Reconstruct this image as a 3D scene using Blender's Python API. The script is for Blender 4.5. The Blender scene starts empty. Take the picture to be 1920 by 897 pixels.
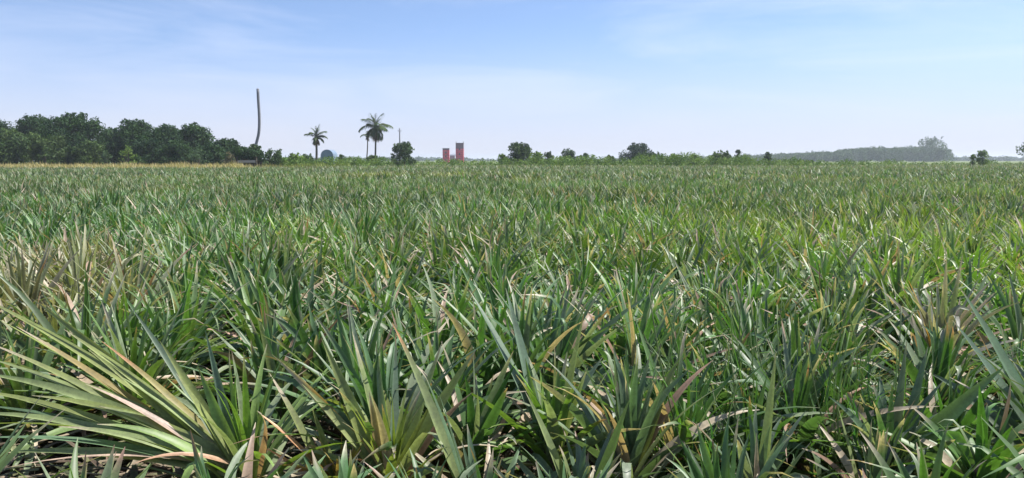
import bpy, math
import numpy as np
from mathutils import Vector

rng = np.random.default_rng(11)
R = math.radians
sc = bpy.context.scene
col = sc.collection

# ------------------------------------------------------------------ camera
CAMZ = 1.5
F = 1478.0
PITCH = math.atan((448.5 - 300.0) / F)
cam_d = bpy.data.cameras.new('camera')
cam_d.sensor_width = 36.0
cam_d.lens = 36.0 * F / 1920.0
cam_d.clip_start = 0.05
cam_d.clip_end = 20000
cam = bpy.data.objects.new('camera', cam_d)
cam.location = (0, 0, CAMZ)
cam.rotation_euler = (math.pi / 2 - PITCH, 0, 0)
col.objects.link(cam)
sc.camera = cam
CP, SP = math.cos(PITCH), math.sin(PITCH)


def ray(px, py):
    x = (px - 960.0) / F
    y = (448.5 - py) / F
    return np.array([x, CP + y * SP, -SP + y * CP])


def at(px, py, Y):
    d = ray(px, py)
    t = Y / d[1]
    return np.array([d[0] * t, Y, CAMZ + d[2] * t])


def on_ground(px, py, z=0.0):
    d = ray(px, py)
    t = (z - CAMZ) / d[2]
    return np.array([d[0] * t, d[1] * t, z])


def pxcol(x, y):
    return 960.0 + F * x / np.maximum(y, 0.1) / 1.0


# ------------------------------------------------------------------ mesh helpers
def build(name, verts, faces, mat, cols=None, parent=None, smooth=True, link=True):
    verts = np.asarray(verts, dtype=np.float32).reshape(-1, 3)
    faces = np.asarray(faces, dtype=np.int32)
    k = faces.shape[1]
    me = bpy.data.meshes.new(name)
    me.vertices.add(len(verts))
    me.vertices.foreach_set('co', verts.ravel())
    me.loops.add(faces.size)
    me.loops.foreach_set('vertex_index', faces.ravel())
    me.polygons.add(len(faces))
    me.polygons.foreach_set('loop_start', np.arange(len(faces), dtype=np.int32) * k)
    me.polygons.foreach_set('use_smooth', np.full(len(faces), smooth))
    if cols is not None:
        c = np.ones((len(verts), 4), dtype=np.float32)
        c[:, :3] = np.asarray(cols, dtype=np.float32).reshape(-1, 3)
        a = me.attributes.new('Col', 'FLOAT_COLOR', 'POINT')
        a.data.foreach_set('color', c.ravel())
    me.update(calc_edges=True)
    if mat is not None:
        me.materials.append(mat)
    o = bpy.data.objects.new(name, me)
    if link:
        col.objects.link(o)
    if parent is not None:
        o.parent = parent
    return o


def tag(o, label=None, cat=None, group=None, kind=None):
    if label: o['label'] = label
    if cat: o['category'] = cat
    if group: o['group'] = group
    if kind: o['kind'] = kind
    return o


def thing(name, loc, label, cat, group=None, rz=0.0):
    o = bpy.data.objects.new(name, None)
    o.empty_display_size = 0.2
    o.location = loc
    o.rotation_euler = (0, 0, rz)
    col.objects.link(o)
    return tag(o, label, cat, group)


class MB:
    """collects quads"""
    def __init__(s):
        s.v, s.f, s.c, s.n = [], [], [], 0

    def add(s, v, f, c=None):
        v = np.asarray(v, float).reshape(-1, 3)
        s.v.append(v)
        s.f.append(np.asarray(f, int) + s.n)
        s.n += len(v)
        if c is None:
            c = (1, 1, 1)
        c = np.asarray(c, float)
        s.c.append(np.broadcast_to(c, (len(v), 3)) if c.ndim == 1 else c)

    def box(s, x0, x1, y0, y1, z0, z1, c=None):
        v = [(x, y, z) for z in (z0, z1) for y in (y0, y1) for x in (x0, x1)]
        s.add(v, [(0, 2, 3, 1), (4, 5, 7, 6), (0, 1, 5, 4), (2, 6, 7, 3), (0, 4, 6, 2), (1, 3, 7, 5)], c)

    def tube(s, pts, rad, n=8, c=None, cap=True):
        pts = np.asarray(pts, float)
        m = len(pts)
        rad = np.broadcast_to(np.asarray(rad, float), (m,))
        T = np.gradient(pts, axis=0)
        T /= np.linalg.norm(T, axis=1)[:, None] + 1e-9
        ref = np.array([0, 0, 1.0]) if abs(T[0][2]) < 0.8 else np.array([1.0, 0, 0])
        A = np.cross(T, ref); A /= np.linalg.norm(A, axis=1)[:, None] + 1e-9
        B = np.cross(T, A)
        th = np.linspace(0, 2 * math.pi, n, endpoint=False)
        v = pts[:, None] + rad[:, None, None] * (np.cos(th)[None, :, None] * A[:, None] + np.sin(th)[None, :, None] * B[:, None])
        v = v.reshape(-1, 3)
        f = []
        for i in range(m - 1):
            for j in range(n):
                a, b = i * n + j, i * n + (j + 1) % n
                f.append((a, b, b + n, a + n))
        if cap:
            v = np.vstack([v, pts[-1] + T[-1] * rad[-1] * 0.3])
            top = len(v) - 1
            for j in range(0, n, 2):
                a = (m - 1) * n
                f.append((a + j, a + (j + 1) % n, a + (j + 2) % n, top))
        s.add(v, f, c)

    def build(s, name, mat, parent=None, smooth=False):
        return build(name, np.vstack(s.v), np.vstack(s.f), mat, np.vstack(s.c), parent, smooth)


# ------------------------------------------------------------------ materials
def new_mat(name):
    m = bpy.data.materials.new(name)
    m.use_nodes = True
    nt = m.node_tree
    nt.nodes.clear()
    return m, nt, nt.nodes, nt.links


def leaf_material(name, rough=0.42, spec=0.5, trans=0.25, under=0.35, noise=9.0, amt=0.35, under_col=(0.22, 0.25, 0.2), sheen=0.0):
    m, nt, N, L = new_mat(name)
    out = N.new('ShaderNodeOutputMaterial')
    att = N.new('ShaderNodeAttribute'); att.attribute_name = 'Col'
    tc = N.new('ShaderNodeTexCoord')
    nz = N.new('ShaderNodeTexNoise'); nz.inputs['Scale'].default_value = noise; nz.inputs['Detail'].default_value = 4
    L.new(tc.outputs['Object'], nz.inputs['Vector'])
    mr = N.new('ShaderNodeMapRange')
    mr.inputs['From Min'].default_value = 0.34; mr.inputs['From Max'].default_value = 0.66
    mr.inputs['To Min'].default_value = 1 - amt; mr.inputs['To Max'].default_value = 1 + amt
    nf = N.new('ShaderNodeTexNoise'); nf.inputs['Scale'].default_value = noise * 8; nf.inputs['Detail'].default_value = 5; nf.inputs['Roughness'].default_value = 0.65
    L.new(tc.outputs['Object'], nf.inputs['Vector'])
    av = N.new('ShaderNodeMath'); av.operation = 'MULTIPLY_ADD'; av.inputs[1].default_value = 0.45
    hv = N.new('ShaderNodeMath'); hv.operation = 'MULTIPLY'; hv.inputs[1].default_value = 0.55
    L.new(nz.outputs['Fac'], hv.inputs[0]); L.new(nf.outputs['Fac'], av.inputs[0]); L.new(hv.outputs[0], av.inputs[2])
    L.new(av.outputs[0], mr.inputs['Value'])
    mul = N.new('ShaderNodeVectorMath'); mul.operation = 'SCALE'
    L.new(att.outputs['Color'], mul.inputs[0]); L.new(mr.outputs['Result'], mul.inputs['Scale'])
    colsock = mul.outputs['Vector']
    if under > 0:
        geo = N.new('ShaderNodeNewGeometry')
        mu = N.new('ShaderNodeMath'); mu.operation = 'MULTIPLY'; mu.inputs[1].default_value = under
        L.new(geo.outputs['Backfacing'], mu.inputs[0])
        mx = N.new('ShaderNodeMix'); mx.data_type = 'RGBA'
        L.new(mu.outputs[0], mx.inputs['Factor'])
        L.new(colsock, mx.inputs[6]); mx.inputs[7].default_value = (*under_col, 1)
        colsock = mx.outputs[2]
    p = N.new('ShaderNodeBsdfPrincipled')
    L.new(colsock, p.inputs['Base Color'])
    p.inputs['Roughness'].default_value = rough
    p.inputs['Specular IOR Level'].default_value = spec
    tr = N.new('ShaderNodeBsdfTranslucent')
    tcx = N.new('ShaderNodeVectorMath'); tcx.operation = 'MULTIPLY'; tcx.inputs[1].default_value = (1.5, 1.6, 0.7)
    L.new(colsock, tcx.inputs[0]); L.new(tcx.outputs['Vector'], tr.inputs['Color'])
    ms = N.new('ShaderNodeMixShader'); ms.inputs['Fac'].default_value = trans
    L.new(p.outputs[0], ms.inputs[1]); L.new(tr.outputs[0], ms.inputs[2])
    L.new(ms.outputs[0], out.inputs['Surface'])
    return m


def plain_material(name, base=None, rough=0.8, noise=3.0, amt=0.3, metal=0.0, spec=0.3):
    m, nt, N, L = new_mat(name)
    out = N.new('ShaderNodeOutputMaterial')
    p = N.new('ShaderNodeBsdfPrincipled')
    tc = N.new('ShaderNodeTexCoord')
    nz = N.new('ShaderNodeTexNoise'); nz.inputs['Scale'].default_value = noise; nz.inputs['Detail'].default_value = 6
    L.new(tc.outputs['Object'], nz.inputs['Vector'])
    mr = N.new('ShaderNodeMapRange')
    mr.inputs['From Min'].default_value = 0.3; mr.inputs['From Max'].default_value = 0.7
    mr.inputs['To Min'].default_value = 1 - amt; mr.inputs['To Max'].default_value = 1 + amt
    L.new(nz.outputs['Fac'], mr.inputs['Value'])
    mul = N.new('ShaderNodeVectorMath'); mul.operation = 'SCALE'
    if base is None:
        att = N.new('ShaderNodeAttribute'); att.attribute_name = 'Col'
        L.new(att.outputs['Color'], mul.inputs[0])
    else:
        mul.inputs[0].default_value = base
    L.new(mr.outputs['Result'], mul.inputs['Scale'])
    L.new(mul.outputs['Vector'], p.inputs['Base Color'])
    p.inputs['Roughness'].default_value = rough
    p.inputs['Metallic'].default_value = metal
    p.inputs['Specular IOR Level'].default_value = spec
    bp = N.new('ShaderNodeBump'); bp.inputs['Strength'].default_value = 0.4; bp.inputs['Distance'].default_value = 0.02
    L.new(nz.outputs['Fac'], bp.inputs['Height']); L.new(bp.outputs[0], p.inputs['Normal'])
    L.new(p.outputs[0], out.inputs['Surface'])
    return m


M_LEAF = leaf_material('pineapple_leaf', rough=0.46, spec=0.4, trans=0.26, under=0.15)
M_FIELD = leaf_material('pineapple_leaf_field', rough=0.48, spec=0.4, trans=0.26, under=0.16, noise=3.0)
M_DRY = leaf_material('dry_leaf', rough=0.6, spec=0.3, trans=0.18, under=0.3, noise=14, amt=0.4, under_col=(0.42, 0.36, 0.27))
M_LITTER = leaf_material('leaf_litter', rough=0.75, spec=0.2, trans=0.1, under=0, noise=14, amt=0.4)
M_TREE = leaf_material('tree_foliage', rough=0.6, spec=0.12, trans=0.2, under=0, noise=0.8, amt=0.3)
M_WEED = leaf_material('weed_blade', rough=0.5, spec=0.4, trans=0.35, under=0, noise=6, amt=0.3)
M_STRAW = leaf_material('straw', rough=0.7, spec=0.2, trans=0.25, under=0, noise=0.5, amt=0.35)
M_BARK = plain_material('bark', None, 0.9, 4, 0.4)
M_STEM = plain_material('pineapple_stem', None, 0.8, 30, 0.4)
M_CONC = plain_material('pole_concrete', (0.2, 0.205, 0.22), 0.85, 6, 0.15)
M_PAINT = plain_material('painted_metal', None, 0.5, 0.7, 0.18)


def ground_material():
    m, nt, N, L = new_mat('ground_soil')
    out = N.new('ShaderNodeOutputMaterial'); p = N.new('ShaderNodeBsdfPrincipled')
    tc = N.new('ShaderNodeTexCoord')
    n1 = N.new('ShaderNodeTexNoise'); n1.inputs['Scale'].default_value = 0.03; n1.inputs['Detail'].default_value = 5
    n2 = N.new('ShaderNodeTexNoise'); n2.inputs['Scale'].default_value = 9; n2.inputs['Detail'].default_value = 8
    L.new(tc.outputs['Object'], n1.inputs['Vector']); L.new(tc.outputs['Object'], n2.inputs['Vector'])
    soil = N.new('ShaderNodeValToRGB')
    e = soil.color_ramp.elements
    e[0].position = 0.35; e[0].color = (0.03, 0.022, 0.016, 1)
    e[1].position = 0.7; e[1].color = (0.11, 0.08, 0.055, 1)
    L.new(n2.outputs['Fac'], soil.inputs['Fac'])
    gr = N.new('ShaderNodeValToRGB')
    e = gr.color_ramp.elements
    e[0].position = 0.35; e[0].color = (0.07, 0.11, 0.03, 1)
    e[1].position = 0.65; e[1].color = (0.13, 0.15, 0.05, 1)
    L.new(n1.outputs['Fac'], gr.inputs['Fac'])
    # soil inside the crop, grassland beyond the far edge of the field
    sep = N.new('ShaderNodeSeparateXYZ'); L.new(tc.outputs['Object'], sep.inputs[0])
    mr = N.new('ShaderNodeMapRange'); mr.inputs['From Min'].default_value = 70; mr.inputs['From Max'].default_value = 110
    L.new(sep.outputs['Y'], mr.inputs['Value'])
    mx = N.new('ShaderNodeMix'); mx.data_type = 'RGBA'
    L.new(mr.outputs['Result'], mx.inputs['Factor']); L.new(soil.outputs['Color'], mx.inputs[6]); L.new(gr.outputs['Color'], mx.inputs[7])
    L.new(mx.outputs[2], p.inputs['Base Color'])
    p.inputs['Roughness'].default_value = 0.95
    p.inputs['Specular IOR Level'].default_value = 0.15
    bp = N.new('ShaderNodeBump'); bp.inputs['Strength'].default_value = 0.8; bp.inputs['Distance'].default_value = 0.05
    L.new(n2.outputs['Fac'], bp.inputs['Height']); L.new(bp.outputs[0], p.inputs['Normal'])
    L.new(p.outputs[0], out.inputs['Surface'])
    return m


G = 3800.0
tag(build('ground', [(-G, -G, 0), (G, -G, 0), (G, G, 0), (-G, G, 0)], [(0, 1, 2, 3)], ground_material(), smooth=False), kind='structure')


# ------------------------------------------------------------------ colour helpers
def lowfreq(x, y, seed, scale):
    r = np.random.default_rng(seed)
    out = 0
    for k in range(6):
        a = r.uniform(0, 2 * math.pi); f = (0.6 + 0.5 * k) / scale
        out = out + np.sin((x * math.cos(a) + y * math.sin(a)) * f * 2 * math.pi + r.uniform(0, 6.28)) / (1 + 0.4 * k)
    return out / 2.2


GREEN = np.array([0.062, 0.142, 0.024])
BLUEG = np.array([0.055, 0.114, 0.048])
YELLOW = np.array([0.135, 0.20, 0.035])
RED = np.array([0.25, 0.135, 0.095])
DRY = np.array([0.40, 0.33, 0.235])
PALE = np.array([0.22, 0.25, 0.17])


def plant_colour(x, y, r):
    """base colour of the leaves of plants at x, y"""
    x = np.asarray(x, float); y = np.asarray(y, float)
    a = lowfreq(x, y, 3, 14.0) + r.normal(0, 0.45, x.shape)
    b = lowfreq(x, y, 9, 22.0) + r.normal(0, 0.35, x.shape)
    wb = np.clip(0.32 + 0.42 * a, 0, 1)[:, None]
    c = GREEN * (1 - wb) + BLUEG * wb
    right = np.clip((x / np.maximum(y, 1) + 0.1) * 1.4, 0, 0.6)
    left = np.clip((-x / np.maximum(y, 1) - 0.35) * 2.0, 0, 0.35) * (y < 5)
    wy = np.clip(0.55 * (b - 0.15) + right * 0.5 * (y < 40) + left, 0, 0.8)[:, None]
    c = c * (1 - wy) + YELLOW * wy
    for (qx, qy, rr) in ((1180, 352, 1.0), (1505, 327, 1.3), (700, 322, 1.5), (840, 322, 1.2), (1700, 390, 0.9), (560, 395, 0.7), (1000, 330, 1.2), (320, 345, 0.8)):
        g = on_ground(qx, qy, 0.75)
        w = np.exp(-(((x - g[0]) / (0.022 * g[1] * rr)) ** 2 + ((y - g[1]) / (0.09 * g[1] * rr)) ** 2))[:, None] * 0.75
        c = c * (1 - w) + np.array([0.23, 0.25, 0.035]) * w
    patch = 1 + 0.3 * lowfreq(x, y, 15, 11.0) + 0.2 * lowfreq(x, y, 16, 4.0)
    return c * np.clip(patch, 0.5, 1.5)[:, None] * r.uniform(0.8, 1.2, (len(x), 1))


# ------------------------------------------------------------------ leaf strips (all leaves are real curved strips)
def strips(P, side, W, C, across=3, gutter=0.36):
    """P: n,S,3 centre lines; side: n,S,3 unit; W: n,S widths; C: n,S,3 colours -> verts, quads, cols"""
    n, S, _ = P.shape
    T = np.gradient(P, axis=1)
    T /= np.linalg.norm(T, axis=2, keepdims=True) + 1e-9
    side = side - (side * T).sum(2, keepdims=True) * T
    side /= np.linalg.norm(side, axis=2, keepdims=True) + 1e-9
    nor = np.cross(T, side)
    hw = (W * 0.5)[..., None]
    l = P + side * hw + nor * hw * gutter
    r = P - side * hw + nor * hw * gutter
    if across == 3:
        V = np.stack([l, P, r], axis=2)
        CC = np.stack([C * 1.25 + 0.008, C * 0.9, C * 1.25 + 0.008], axis=2)  # pale margins are leaf colour; midrib shadow is painted as the darker middle
    else:
        V = np.stack([l, r], axis=2)
        CC = np.stack([C, C], axis=2)
    k = across
    idx = np.arange(n * S * k).reshape(n, S, k)
    qs = []
    for j in range(k - 1):
        qs.append(np.stack([idx[:, :-1, j], idx[:, 1:, j], idx[:, 1:, j + 1], idx[:, :-1, j + 1]], axis=-1).reshape(-1, 4))
    return V.reshape(-1, 3), np.concatenate(qs), CC.reshape(-1, 3)


def centre_lines(base, phi, e0, droop, L, S, bend=None, power=1.3, kink=None):
    n = len(phi)
    t = np.linspace(0, 1, S)[None, :]
    e = e0[:, None] - droop[:, None] * t ** power
    if kink is not None:       # leaves broken over somewhere along their length
        e = e - kink[0][:, None] * np.clip((t - kink[1][:, None]) / 0.15, 0, 1)
    ph = phi[:, None] + (0 if bend is None else bend[:, None] * t)
    d = np.stack([np.cos(ph) * np.cos(e), np.sin(ph) * np.cos(e), np.sin(e)], axis=-1)
    step = (L / (S - 1))[:, None, None]
    P = np.concatenate([np.zeros((n, 1, 3)), np.cumsum((d[:, :-1] + d[:, 1:]) * 0.5 * step, axis=1)], axis=1)
    P += base[:, None, :]
    side = np.stack([-np.sin(ph), np.cos(ph), np.zeros_like(ph)], axis=-1)
    side = np.broadcast_to(side, P.shape)
    return P, side, d


def width_profile(W, S):
    t = np.linspace(0, 1, S)[None, :]
    w = np.minimum(1.0, 0.9 + 0.4 * t) * (1 - t ** 1.9) + 0.03
    return W[:, None] * w


def leaf_cols(base, S, tip_dry, tip_col, r, young=None):
    """base n,3"""
    n = len(base)
    t = np.linspace(0, 1, S)[None, :, None]
    c = np.broadcast_to(base[:, None, :], (n, S, 3)).copy()
    root = np.clip(1 - t / 0.22, 0, 1) * 0.45
    c = c * (1 - root) + np.array([0.2, 0.23, 0.1]) * root
    k = np.clip((t - (1 - tip_dry[:, None, None])) / 0.12, 0, 1)
    c = c * (1 - k) + tip_col[:, None, :] * k
    return c * r.uniform(0.9, 1.1, (n, S, 1))


def rosette_params(K, r, tall=1.0, spread=1.0):
    """K leaves from the heart (0) outwards (1)"""
    u = (np.arange(K) + r.uniform(0, 1, K)) / K
    phi = np.arange(K) * 2.39996 + r.uniform(0, 6.28) + r.normal(0, 0.25, K)
    e0 = np.radians(88 - 52 * spread * u ** 0.9 + r.normal(0, 9, K))
    droop = np.radians(4 + 50 * u ** 1.5 * spread + np.abs(r.normal(0, 18, K)))
    L = tall * (0.42 + 0.42 * np.sin(np.clip(u * 1.5 + 0.25, 0, 1.9))) * r.uniform(0.85, 1.12, K)
    bend = r.normal(0, 0.4, K)
    return u, phi, e0, droop, L, bend


LEAF_SUN = np.array([1.0, 1.0, 1.0])


def plant_mesh_arrays(K, S, across, r, base_col, tall, spread, width, stem_h, sel=None, dryness=0.2):
    u, phi, e0, droop, L, bend = rosette_params(K, r, tall, spread)
    if sel is not None:
        k = (u < sel) if sel > 0 else (u >= -sel)
        u, phi, e0, droop, L, bend = u[k], phi[k], e0[k], droop[k], L[k], bend[k]
    n = len(u)
    rad = 0.012 + 0.03 * u
    base = np.stack([np.cos(phi) * rad, np.sin(phi) * rad, stem_h * (1 - 0.75 * u)], axis=-1)
    kink = (np.where(r.uniform(0, 1, n) < 0.13, np.radians(r.uniform(40, 115, n)), 0.0), r.uniform(0.4, 0.8, n))
    P, side, d = centre_lines(base, phi, e0, droop, L, S, bend, 1.3, kink)
    roll = r.normal(0, 0.5, n)[:, None, None]
    side = side * np.cos(roll) + np.cross(side, d) * np.sin(roll)
    W = width_profile(width * r.uniform(0.75, 1.1, n) * np.clip(L / (0.78 * tall), 0.4, 1.0), S)
    c = np.broadcast_to(base_col, (n, 3)) * r.uniform(0.78, 1.22, (n, 1))
    yel = (np.clip(u - 0.55, 0, 1) * r.uniform(0, 1.6, n))[:, None]
    c = c * (1 - yel) + YELLOW * yel
    sil = (r.uniform(0, 1, (n, 1)) < 0.16) * 0.6
    c = c * (1 - sil) + PALE * sil
    old = (r.uniform(0, 1, n) < dryness * u)[:, None]
    mix = r.uniform(0, 1, (n, 1))
    c = np.where(old, DRY * mix + RED * (1 - mix), c)
    tip = np.where(r.uniform(0, 1, n) < 0.65, r.uniform(0.02, 0.3, n), 0.0)
    tc = np.where(r.uniform(0, 1, (n, 1)) < 0.75, DRY, RED)
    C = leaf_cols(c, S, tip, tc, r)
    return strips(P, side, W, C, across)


# targeted leaf: from base to a tip with a sag, quadratic arc
def arc_leaf(p0, p2, lift, width, colour, S=10, tip_dry=0.0, tip_col=DRY, roll=0.0, r=rng):
    p0 = np.asarray(p0, float); p2 = np.asarray(p2, float)
    t = np.linspace(0, 1, S)[:, None]
    p1 = (p0 + p2) / 2 + np.array([0, 0, lift])
    P = (1 - t) ** 2 * p0 + 2 * t * (1 - t) * p1 + t ** 2 * p2
    d = p2 - p0
    h = np.array([d[0], d[1]]); nh = np.linalg.norm(h)
    ph = math.atan2(d[1], d[0]) if nh > 1e-3 else 0
    side = np.array([-math.sin(ph), math.cos(ph), 0])
    dn = d / np.linalg.norm(d)
    nup = np.cross(dn, side)
    if nup[2] < 0: nup = -nup
    n = 0.55 * nup + 0.6 * np.array([0.0, -0.93, 0.36])      # faces tilt to the open edge of the field
    n = n - dn * (n @ dn); n /= np.linalg.norm(n)
    side = np.cross(n, dn)
    side = side * math.cos(roll) + np.cross(side, dn) * math.sin(roll)
    sd = np.broadcast_to(side, P.shape)
    C = leaf_cols(np.asarray(colour)[None], S, np.array([tip_dry]), np.asarray(tip_col)[None], r)
    return strips(P[None], sd[None], width_profile(np.array([width]), S), C, 3)


def join(parts):
    V, Q, C, n = [], [], [], 0
    for v, q, c in parts:
        V.append(v); Q.append(q + n); C.append(c); n += len(v)
    return np.vstack(V), np.vstack(Q), np.vstack(C)


def stem_arrays(h, r):
    mb = MB()
    z = np.linspace(0, h, 6)
    rad = 0.035 + 0.006 * np.array([0, 1, 0, 1, 0, 1])
    mb.tube(np.stack([z * 0.02, z * 0.03, z], axis=-1), rad, 8, (0.16, 0.11, 0.07))
    return mb


# ------------------------------------------------------------------ where the crop grows
def field_limit(x, y):
    px = 960.0 + F * x / np.maximum(y, 0.1)
    lim = np.interp(px, [-400, 440, 640, 760, 1500, 2400], [90, 90, 108, 122, 118, 190])
    return lim


def scatter(y0, y1, spacing, r, margin):
    xs, ys = [], []
    y = y0
    row = 0
    while y < y1:
        half = 0.70 * y + margin
        n = int(2 * half / spacing)
        x = -half + (np.arange(n) + r.uniform(0, 1)) * spacing
        x = x + r.normal(0, spacing * 0.22, n)
        yy = y + r.normal(0, spacing * 0.2, n)
        xs.append(x); ys.append(yy)
        y += spacing * (0.8 if row % 2 else 1.15)
        row += 1
    return np.concatenate(xs), np.concatenate(ys)


# ------------------------------------------------------------------ the front plants, each with its own pose
LANDMARKS = [(-60, 'the leftmost dark trees'), (60, 'the pale green tree'), (145, 'the tallest dark tree'),
             (225, 'the dark trees\' dip'), (290, 'the middle dark trees'), (370, 'the last dark tree'), (420, 'the brownish shrub'),
             (483, 'the bent grey pole'), (545, 'the rounded scrub bush'), (597, 'the small palm'), (640, 'the grey shed'),
             (703, 'the tall palm'), (757, 'the thin post'), (810, 'the shorter red tower'), (850, 'the taller red tower'),
             (915, 'the bare horizon'), (978, 'the big dark bush'), (1045, 'the small bushes'), (1120, 'the low middle bush'),
             (1190, 'the wide bluish tree'), (1260, 'the pale scrub'), (1330, 'the mounded bush'), (1384, 'the narrow dark sapling'),
             (1440, 'the pointed little tree'), (1520, 'the forest\'s low end'), (1620, 'the hazy forest'),
             (1745, 'the tall hazy tree'), (1840, 'the lone sapling'), (1935, 'the right edge tree')]
LM_X = np.array([a for a, _ in LANDMARKS], float)
ORD = ['first', 'second', 'third', 'fourth', 'fifth', 'sixth', 'seventh', 'eighth', 'ninth', 'tenth', 'eleventh', 'twelfth', 'thirteenth',
       'fourteenth', 'fifteenth', 'sixteenth', 'seventeenth', 'eighteenth', 'nineteenth', 'twentieth', 'twenty-first', 'twenty-second', 'twenty-third',
       'twenty-fourth', 'twenty-fifth']
CROP_GROUP = 'pineapple plants in the near part of the field'

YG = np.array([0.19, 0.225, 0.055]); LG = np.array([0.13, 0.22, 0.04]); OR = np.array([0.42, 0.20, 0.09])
GB = np.array([0.085, 0.135, 0.085]); DG = np.array([0.045, 0.085, 0.04]); GY = np.array([0.20, 0.25, 0.09]); PK = np.array([0.48, 0.34, 0.27])

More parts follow.
